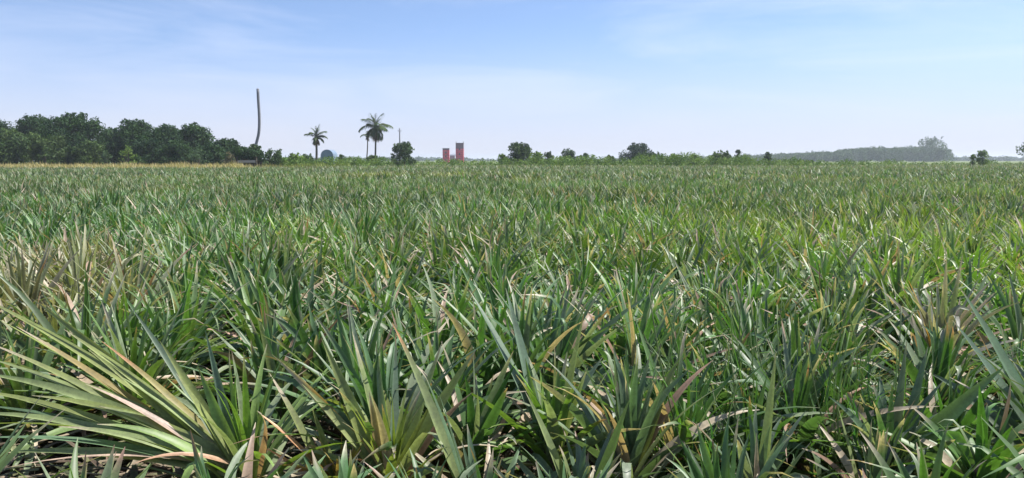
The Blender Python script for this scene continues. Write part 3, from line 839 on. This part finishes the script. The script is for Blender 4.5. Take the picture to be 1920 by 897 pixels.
# scrub line along the far edge that reads as one mass
r = np.random.default_rng(71)
cs, rs = [], []
for px in np.arange(500, 2150, 2.2):
    Yd = np.interp(px, [440, 640, 760, 1500, 2400], [100, 110, 124, 120, 192]) + r.uniform(0.5, 12)
    m = np.interp(px, [440, 560, 700, 930, 960, 1150, 1260, 1400, 1440, 1700, 1800, 2100], [295, 291, 294, 299, 293, 291, 286, 289, 296, 300, 301, 301])
    top = m + 3.0 * math.sin(px * 0.05) * math.sin(px * 0.017 + 1) + 2.0 * math.sin(px * 0.13) + abs(r.normal(0, 3.0)) + (6 if r.uniform() < 0.45 else 0)
    top = min(top, 306)
    p = at(px, top, Yd)
    rd = max(0.3, min(0.75, p[2] * 0.4)) * r.uniform(0.6, 1.1)
    zz = p[2] - rd
    while zz > -rd * 0.5:
        cs.append((p[0] + r.uniform(-.4, .4), Yd, max(0.1, zz))); rs.append(rd)
        zz -= rd * 1.5
a = leaf_cloud(np.array(cs), np.array(rs), 130, 0.15, r, np.array([0.07, 0.135, 0.03]), np.array([0.165, 0.235, 0.055]))
tag(build('undergrowth', *a[:2], M_TREE, a[2], smooth=False), 'light green scrub growing along the far edge of the field', 'scrub', kind='stuff')

# far forest on the right
r = np.random.default_rng(72)
cs, rs = [], []
for k in range(700):
    px = r.uniform(1395, 1782); Yd = r.uniform(600, 700)
    top = np.interp(px, [1395, 1450, 1560, 1600, 1720, 1782], [292, 290, 285, 279, 277, 280]) + r.normal(0.8, 1.7)
    zt = at(px, top, Yd)[2]
    rd = r.uniform(1.0, 2.9)
    x = at(px, 300, Yd)[0]
    cs.append((x, Yd, max(1.0, zt - rd * 0.9))); rs.append(rd)
    cs.append((x + r.uniform(-2, 2), Yd, max(1.0, (zt - rd) * r.uniform(0.2, 0.7)))); rs.append(rd)
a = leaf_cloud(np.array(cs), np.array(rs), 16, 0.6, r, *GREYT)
tag(build('far_forest', *a[:2], M_TREE, a[2], smooth=False), 'low hazy blue-green forest on the horizon at the right', 'forest', kind='stuff')
# thin line of distant woods closing the horizon
r = np.random.default_rng(73)
cs, rs = [], []
for px in np.arange(-300, 2300, 5.0):
    Yd = r.uniform(900, 1100)
    hgt = abs(3.2 + 1.6 * math.sin(px * 0.011) + r.normal(0, 0.7))
    x = at(px, 300, Yd)[0]
    cs.append((x, Yd, hgt * 0.5)); rs.append(max(1.2, hgt * 0.62))
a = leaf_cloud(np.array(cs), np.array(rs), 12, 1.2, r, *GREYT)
tag(build('distant_woods', *a[:2], M_TREE, a[2], smooth=False), 'thin pale line of distant woods along the horizon', 'woods', kind='stuff')

# dry grass strip on the left
r = np.random.default_rng(74)
n = 26000
t = r.uniform(0, 1, n)
gpx = r.uniform(-300, 660, n)
gy = np.interp(gpx, [-300, 440, 660], [91, 91, 110]) + r.uniform(0, 17, n)
gx = (gpx - 960) / F * gy
hh = r.uniform(0.65, 1.25, n) * (1 + 0.25 * lowfreq(gx, gy, 5, 9.0))
P, side, d = centre_lines(np.stack([gx, gy, np.zeros(n)], axis=-1), r.uniform(0, 6.28, n), np.radians(r.uniform(60, 90, n)), np.radians(r.uniform(5, 60, n)), hh, 3)
gw = np.clip((gpx - 440) / 160 + r.normal(0, 0.2, n) + 0.35 * lowfreq(gx, gy, 6, 14.0), 0.0, 1)[:, None]
gw = np.clip(gw, 0.0, 1.0)
st = np.clip(0.5 + 0.6 * lowfreq(gx, gy, 77, 3.0) + r.normal(0, 0.25, n), 0, 1)[:, None]
c = ((np.array([0.43, 0.355, 0.185]) * (1 - 0.5 * st) + np.array([0.2, 0.2, 0.07]) * 0.5 * st) * (1 - gw) + np.array([0.17, 0.21, 0.05]) * gw) * r.uniform(0.75, 1.2, (n, 1))
a = strips(P, side, width_profile(r.uniform(0.06, 0.14, n), 3), leaf_cols(c, 3, np.zeros(n), c, r), 2, 0.1)
tag(build('dry_grass', *a[:2], M_STRAW, a[2]), 'strip of straw yellow grass in front of the dark trees', 'grass', kind='stuff')


# ------------------------------------------------------------------ palms
def palm(label, px, Y, crown_py, top_py, seed, group, lean=0.0, nfr=22, L=3.4, trunk_r=0.16, dead=3):
    r = np.random.default_rng(seed)
    p = at(px, 300, Y)
    zc = at(px, crown_py, Y)[2]
    root = thing('coconut_palm', (p[0], Y, 0), label, 'palm tree', group)
    mb = MB()
    z = np.linspace(0, zc, 10)
    tt = z / zc
    pts = np.stack([lean * (tt - tt * tt * 0.5) * 2, 0.1 * np.sin(tt * 3), z], axis=-1)
    pts[:, 0] -= pts[-1, 0]
    mb.tube(pts, trunk_r * (1.35 - 0.45 * tt) , 10, (0.1, 0.085, 0.07))
    mb.build('trunk', M_BARK, root, smooth=True)
    top = pts[-1]
    for k in range(nfr):
        u = (k + 0.5) / nfr
        phi = k * 2.39996 + r.normal(0, 0.5)
        deadf = k >= nfr - dead
        e0 = np.array([R(88 - 128 * u ** 1.15 + r.normal(0, 10)) if not deadf else R(-52 + r.normal(0, 10))])
        dr = np.array([R(28 + 85 * min(1, u * 1.4) + r.normal(0, 14)) if not deadf else R(45)])
        ln = L * r.uniform(0.6, 1.1) * (1.12 - 0.4 * u) * (0.8 if deadf else 1)
        S = 16
        P, side, d = centre_lines(top[None], np.array([phi]), e0, dr, np.array([ln]), S)
        P, side, d = P[0], side[0], d[0]
        m = MB()
        m.tube(P, np.linspace(0.045, 0.012, S), 5, (0.12, 0.13, 0.05) if not deadf else (0.25, 0.17, 0.1))
        # leaflets on both sides of the midrib
        ts = np.linspace(0.12, 0.99, 40)
        lf_b, lf_d, lf_l = [], [], []
        for tq in ts:
            f = tq * (S - 1); i0 = min(int(f), S - 2); w = f - i0
            pb = P[i0] * (1 - w) + P[i0 + 1] * w
            dd = d[i0] * (1 - w) + d[i0 + 1] * w
            for sgn in (-1, 1):
                v = side[i0] * sgn * 0.8 + dd * 0.65 + np.array([0, 0, -0.25 + r.normal(0, 0.15)])
                lf_b.append(pb); lf_d.append(v / np.linalg.norm(v)); lf_l.append(0.25 * L * (math.sin(math.pi * min(1, tq * 0.85 + 0.12)) ** 0.6 + 0.1) * r.uniform(0.8, 1.15))
        lf_b, lf_d, lf_l = np.array(lf_b), np.array(lf_d), np.array(lf_l)
        q = np.linspace(0, 1, 4)[None, :, None]
        PL = lf_b[:, None] + lf_d[:, None] * q * lf_l[:, None, None] + np.array([0, 0, -1.0]) * (q ** 2) * lf_l[:, None, None] * 0.45
        sd = np.broadcast_to(np.cross(lf_d, np.array([0, 0, 1.0]))[:, None] + 1e-4, PL.shape)
        cc = (np.array([0.065, 0.1, 0.035]) if not deadf else np.array([0.24, 0.16, 0.09])) * r.uniform(0.75, 1.25)
        nl = len(lf_b)
        a = strips(PL, sd, width_profile(np.full(nl, 0.1), 4), np.broadcast_to(cc, (nl, 4, 3)) * r.uniform(0.8, 1.2, (nl, 1, 1)), 2, 0.1)
        m.add(*a)
        fr = m.build('frond', M_TREE, root, smooth=True)
        if deadf: tag(fr, 'brown drooping dead frond')
    mb = MB()
    for k in range(6):
        a0 = k * 1.05 + r.uniform(0, 0.5)
        c0 = top + np.array([0.28 * math.cos(a0), 0.28 * math.sin(a0), -0.25])
        zz = np.linspace(-0.15, 0.13, 5)
        mb.tube(np.stack([np.full(5, c0[0]), np.full(5, c0[1]), c0[2] + zz], axis=-1), [0.03, 0.12, 0.14, 0.11, 0.03], 8, (0.12, 0.12, 0.04))
    mb.build('coconuts', M_BARK, root, smooth=True)


GP = 'coconut palms on the far edge of the field'
palm('tall coconut palm with a full ragged crown, tallest of the palms', 705, 150, 241, 207, 801, GP, lean=0.25, nfr=27, L=3.9, trunk_r=0.15, dead=4)
palm('slender shorter palm tucked against the left of the tall palm', 690, 153, 254, 238, 802, GP, lean=0.5, nfr=8, L=1.7, trunk_r=0.1, dead=3)
palm('small stocky palm with brown hanging fronds left of the grey shed', 594, 140, 258, 236, 803, GP, lean=0.12, nfr=26, L=2.3, trunk_r=0.17, dead=10)

# ------------------------------------------------------------------ poles
pl = [at(483.5, 168, 107), at(484.5, 190, 107), at(486, 212, 107), at(486.5, 232, 107), at(485.5, 250, 107), at(481, 268, 107), at(476, 285, 107)]
pl.append(np.array([pl[-1][0] - 0.35, 107, 0.0]))
pl = np.array(pl)[::-1]
base = pl[0].copy()
root = thing('utility_pole', base, 'tall grey pole bent near its foot, standing behind the dark hut', 'pole')
mb = MB(); pp = pl - base
# resample smoothly
tq = np.linspace(0, len(pp) - 1, 24)
ps = np.stack([np.interp(tq, np.arange(len(pp)), pp[:, k]) for k in range(3)], axis=-1)
ps[1:-1] = (ps[:-2] + 2 * ps[1:-1] + ps[2:]) / 4
mb.tube(ps, np.linspace(0.2, 0.19, 24), 12, (1, 1, 1))
mb.build('shaft', M_CONC, root, smooth=True)
mb = MB(); tp = ps[-1]
mb.tube(np.array([tp + [0, 0, -0.02], tp + [0, 0, 0.10]]), [0.2, 0.17], 12, (1, 1, 1))
mb.build('pole_cap', M_CONC, root, smooth=True)

b = at(750, 300, 140); b[2] = 0
root = thing('utility_pole', b, 'thin straight post rising behind the dark round bush', 'pole')
hz = at(750, 241, 140)[2]
mb = MB(); mb.tube(np.array([[0, 0, 0], [0.02, 0, hz * 0.5], [0, 0, hz]]), [0.15, 0.13, 0.11], 10, (1, 1, 1)); mb.build('shaft', M_CONC, root, smooth=True)
mb = MB(); mb.box(-0.35, 0.35, -0.05, 0.05, hz - 0.5, hz - 0.4, (0.3, 0.3, 0.3)); mb.build('crossarm', M_PAINT, root)

# ------------------------------------------------------------------ red towers
def red_tower(label, px0, px1, top_py, Y, dark_top, posts):
    x0 = at(px0, 300, Y)[0]; x1 = at(px1, 300, Y)[0]; h = at(px0, top_py, Y)[2]
    w = x1 - x0
    root = thing('tower', ((x0 + x1) / 2, Y, 0), label, 'tower', 'red towers on the horizon')
    red = (0.6, 0.05, 0.08); dk = (0.13, 0.07, 0.09)
    mb = MB()
    mb.box(-w / 2, w / 2, -w / 2, w / 2, 0.0, h * (1 - dark_top), red)
    nb = max(3, int(h / 1.4))
    for k in range(nb + 1):       # ribs of the cladding
        z = h * (1 - dark_top) * k / nb
        mb.box(-w / 2 - 0.06, w / 2 + 0.06, -w / 2 - 0.06, w / 2 + 0.06, max(0.002, z - 0.06), z + 0.06, (0.3, 0.04, 0.055))
    mb.build('wall', M_PAINT, root)
    mb = MB(); mb.box(-w / 2 + 0.02, w / 2 - 0.02, -w / 2 + 0.02, w / 2 - 0.02, h * (1 - dark_top) + 0.065, h, dk)
    mb.build('head_house', M_PAINT, root)
    mb = MB(); mb.box(-w / 2 - 0.15, w / 2 + 0.15, -w / 2 - 0.15, w / 2 + 0.15, h + 0.003, h + 0.18, (0.2, 0.17, 0.18))
    mb.build('roof', M_PAINT, root)
    if posts:
        for sx in (-1, 1):
            mb = MB(); mb.tube(np.array([[sx * w * 0.46, 0, h + 0.18], [sx * w * 0.46, 0, h + 1.0]]), [0.16, 0.12], 8, (0.25, 0.24, 0.25))
            mb.build('post', M_PAINT, root)
    for k in range(3):
        mb = MB(); zz = h * (0.15 + 0.25 * k); mb.box(-0.35, 0.35, -w / 2 - 0.1, -w / 2 - 0.075, zz, zz + 0.9, (0.04, 0.04, 0.05))
        mb.build('window', M_PAINT, root)
    return root


red_tower('shorter plain red tower, left of the pair', 830.5, 842.5, 279, 400, 0.1, False)
red_tower('taller red tower with a dark head and two roof posts', 855, 869.5, 269, 410, 0.28, True)
x0 = at(844, 300, 405)[0]; x1 = at(853, 300, 405)[0]
root = thing('low_building', ((x0 + x1) / 2, 405, 0), 'low grey building between the two red towers', 'building')
w = (x1 - x0) / 2; h = at(848, 290, 405)[2]
mb = MB(); mb.box(-w, w, -2, 2, 0, h - 0.5, (0.25, 0.26, 0.3)); mb.build('wall', M_PAINT, root)
mb = MB(); mb.add([(-w - .2, -2.2, h - .497), (w + .2, -2.2, h - .497), (w + .2, 2.2, h - .497), (-w - .2, 2.2, h - .497), (-w - .2, 0, h + .3), (w + .2, 0, h + .3)],
                  [(0, 1, 5, 4), (2, 3, 4, 5), (0, 3, 2, 1), (0, 4, 4, 3), (1, 2, 5, 5)], (0.2, 0.22, 0.26)); mb.build('roof', M_PAINT, root)
mb = MB(); mb.box(-0.5, 0.5, -2.03, -2.005, 0.02, 2.0, (0.08, 0.08, 0.09)); mb.build('door', M_PAINT, root)

# ------------------------------------------------------------------ blue-grey shed right of the small palm
Y = 165
x0 = at(606, 300, Y)[0]; x1 = at(629, 300, Y)[0]; h = at(615, 281, Y)[2]
root = thing('shed', ((x0 + x1) / 2, Y, 0), 'blue-grey shed with a rounded roof beside the small palm', 'shed')
w = (x1 - x0) / 2
mb = MB(); mb.box(-w, w, -2, 2, 0, h * 0.55, (0.16, 0.21, 0.28)); mb.build('wall', M_PAINT, root)
mb = MB()
th = np.linspace(0, math.pi, 11)
ring = [(-w * 1.04 * math.cos(t), h * 0.55 + 0.003 + h * 0.45 * math.sin(t) ** 0.8) for t in th]
v = [(x, y, z) for (x, z) in ring for y in (-2.1, 2.1)]
f = [(2 * i, 2 * i + 1, 2 * i + 3, 2 * i + 2) for i in range(10)]
v += [(0, -2.1, h * 0.553), (0, 2.1, h * 0.553)]
f += [(2 * i, 2 * i + 2, 22, 22) for i in range(10)] + [(2 * i + 1, 23, 23, 2 * i + 3) for i in range(10)]
f = [q for q in f]
V_ = np.array(v); 
mb.add(V_, [q for q in f if len(set(q)) == 4], (0.15, 0.2, 0.27))
# gable ends as narrow quads
for s_ in (-2.1, 2.1):
    for i in range(0, 10, 2):
        pass
    pts = [(x, s_, z) for (x, z) in ring]
    n0 = len(pts)
    mb.add(np.array(pts), [(i, i + 1, n0 - 2 - i, n0 - 1 - i) for i in range(0, 5) if i + 1 < n0 - 2 - i], (0.15, 0.2, 0.27))
mb.build('roof', M_PAINT, root)
mb = MB(); mb.box(-0.6, 0.6, -2.03, -2.005, 0.02, h * 0.45, (0.07, 0.09, 0.12)); mb.build('door', M_PAINT, root)

# ------------------------------------------------------------------ overgrown dark hut left of the scrub
Y = 100
x0 = at(446, 300, Y)[0]; x1 = at(488, 300, Y)[0]; h = at(465, 272, Y)[2]
cx = (x0 + x1) / 2; w = (x1 - x0) / 2
root = thing('farm_hut', (cx, Y, 0), 'small dark open hut with a leafy thatch roof under the bent pole', 'hut')
for sx in (-1, 1):
    for sy in (-1, 1):
        mb = MB(); mb.tube(np.array([[sx * w * 0.86, sy * 1.0, 0], [sx * w * 0.86, sy * 1.0, h * 0.62]]), [0.16, 0.13], 8, (0.035, 0.03, 0.02)); mb.build('post', M_BARK, root, smooth=True)
mb = MB(); mb.box(-w * 0.8, w * 0.8, 1.0, 1.06, 0.05, h * 0.5, (0.075, 0.065, 0.035)); mb.build('back_wall', M_BARK, root)
mb = MB(); mb.box(-w * 0.75, w * 0.9, -1.12, -0.98, h * 0.34, h * 0.43, (0.34, 0.32, 0.28)); mb.build('rail', M_PAINT, root)
mb = MB(); mb.box(-w * 0.75, w * 0.75, -0.8, 0.6, 0.4, 0.5, (0.08, 0.06, 0.04)); mb.build('bench', M_BARK, root)
r = np.random.default_rng(90)
cs = np.stack([r.uniform(-w * 1.0, w * 1.0, 44), r.uniform(-1.2, 1.2, 44), h * 0.68 + r.uniform(-0.25, 0.5, 44)], axis=-1)
cs[:, 2] -= np.clip((cs[:, 0] / w), 0, 1) * 0.5
a = leaf_cloud(cs, r.uniform(0.3, 0.6, 44), 500, 0.16, r, *DARKT)
build('roof', *a[:2], M_TREE, a[2], root, smooth=False)

# ------------------------------------------------------------------ haze
TOP = 17.0
HB = 3990.0
mb = MB(); mb.box(-HB, HB, -HB, HB, -1.0, TOP)
hm, nt, N, L = new_mat('haze_air')
out = N.new('ShaderNodeOutputMaterial'); pv = N.new('ShaderNodeVolumePrincipled')
pv.inputs['Color'].default_value = (0.84, 0.92, 1.0, 1)
pv.inputs['Density'].default_value = 0.00032
pv.inputs['Anisotropy'].default_value = 0.2
L.new(pv.outputs[0], out.inputs['Volume'])
tag(mb.build('haze', hm), kind='stuff')

# ------------------------------------------------------------------ sun and sky
SUN_EL, SUN_AZ = 57.0, 72.0      # azimuth from +Y (view direction), negative = to the left
sd = np.array([math.sin(R(SUN_AZ)) * math.cos(R(SUN_EL)), math.cos(R(SUN_AZ)) * math.cos(R(SUN_EL)), math.sin(R(SUN_EL))])
ld = bpy.data.lights.new('sun', 'SUN'); ld.energy = 5.0; ld.angle = R(0.5); ld.color = (1.0, 0.96, 0.89)
lo = bpy.data.objects.new('sun', ld); col.objects.link(lo)
lo.rotation_euler = Vector(-sd).to_track_quat('-Z', 'Y').to_euler()

world = bpy.data.worlds.new('World'); sc.world = world; world.use_nodes = True
nt = world.node_tree; N = nt.nodes; L = nt.links; N.clear()
out = N.new('ShaderNodeOutputWorld'); bg = N.new('ShaderNodeBackground')
sky = N.new('ShaderNodeTexSky'); sky.sky_type = 'NISHITA'; sky.sun_disc = False
sky.sun_elevation = R(SUN_EL); sky.sun_rotation = R(SUN_AZ)
sky.air_density = 1.0; sky.dust_density = 0.2; sky.ozone_density = 2.5; sky.altitude = 0
tc = N.new('ShaderNodeTexCoord')
skm = N.new('ShaderNodeMapping'); skm.inputs['Scale'].default_value = (1, 1, 1.6); skm.inputs['Location'].default_value = (0, 0, 0.085)
L.new(tc.outputs['Generated'], skm.inputs['Vector']); L.new(skm.outputs[0], sky.inputs['Vector'])
# thin high clouds: drawn-out noise on the sky directions
mp = N.new('ShaderNodeMapping'); mp.inputs['Scale'].default_value = (2.2, 2.2, 13.0); mp.inputs['Rotation'].default_value = (0, R(9), 0)
L.new(tc.outputs['Generated'], mp.inputs['Vector'])
n1 = N.new('ShaderNodeTexNoise'); n1.inputs['Scale'].default_value = 1.3; n1.inputs['Detail'].default_value = 7; n1.inputs['Roughness'].default_value = 0.55; n1.inputs['Distortion'].default_value = 0.5
L.new(mp.outputs[0], n1.inputs['Vector'])
cr = N.new('ShaderNodeMapRange'); cr.inputs['From Min'].default_value = 0.44; cr.inputs['From Max'].default_value = 0.76; cr.inputs['To Max'].default_value = 0.3
L.new(n1.outputs['Fac'], cr.inputs['Value'])
cm = N.new('ShaderNodeMix'); cm.data_type = 'RGBA'
L.new(cr.outputs['Result'], cm.inputs['Factor']); L.new(sky.outputs['Color'], cm.inputs[6]); cm.inputs[7].default_value = (5.6, 5.9, 6.6, 1)
hs = N.new('ShaderNodeVectorMath'); hs.operation = 'MULTIPLY'; hs.inputs[1].default_value = (1.06, 1.005, 1.0)
# pale dusty band low over the horizon
sz = N.new('ShaderNodeSeparateXYZ'); L.new(tc.outputs['Generated'], sz.inputs[0])
vr = N.new('ShaderNodeMapRange'); vr.interpolation_type = 'SMOOTHSTEP'
vr.inputs['From Min'].default_value = -0.02; vr.inputs['From Max'].default_value = 0.17; vr.inputs['To Min'].default_value = 0.95; vr.inputs['To Max'].default_value = 0.0
L.new(sz.outputs['Z'], vr.inputs['Value'])
vm = N.new('ShaderNodeMix'); vm.data_type = 'RGBA'
L.new(vr.outputs['Result'], vm.inputs['Factor']); L.new(cm.outputs[2], vm.inputs[6]); vm.inputs[7].default_value = (3.3, 3.5, 4.1, 1)
L.new(vm.outputs[2], hs.inputs[0]); L.new(hs.outputs['Vector'], bg.inputs['Color'])
bg.inputs['Strength'].default_value = 0.108
L.new(bg.outputs[0], out.inputs['Surface'])

# ------------------------------------------------------------------ render settings
sc.render.engine = 'CYCLES'
sc.view_settings.view_transform = 'Standard'
sc.view_settings.look = 'None'
sc.view_settings.exposure = 0.95
sc.view_settings.gamma = 1.0
sc.view_settings.use_curve_mapping = False
sc.cycles.use_denoising = True
sc.cycles.max_bounces = 6
sc.cycles.diffuse_bounces = 3
sc.cycles.glossy_bounces = 2
sc.cycles.transmission_bounces = 4
sc.cycles.volume_bounces = 0
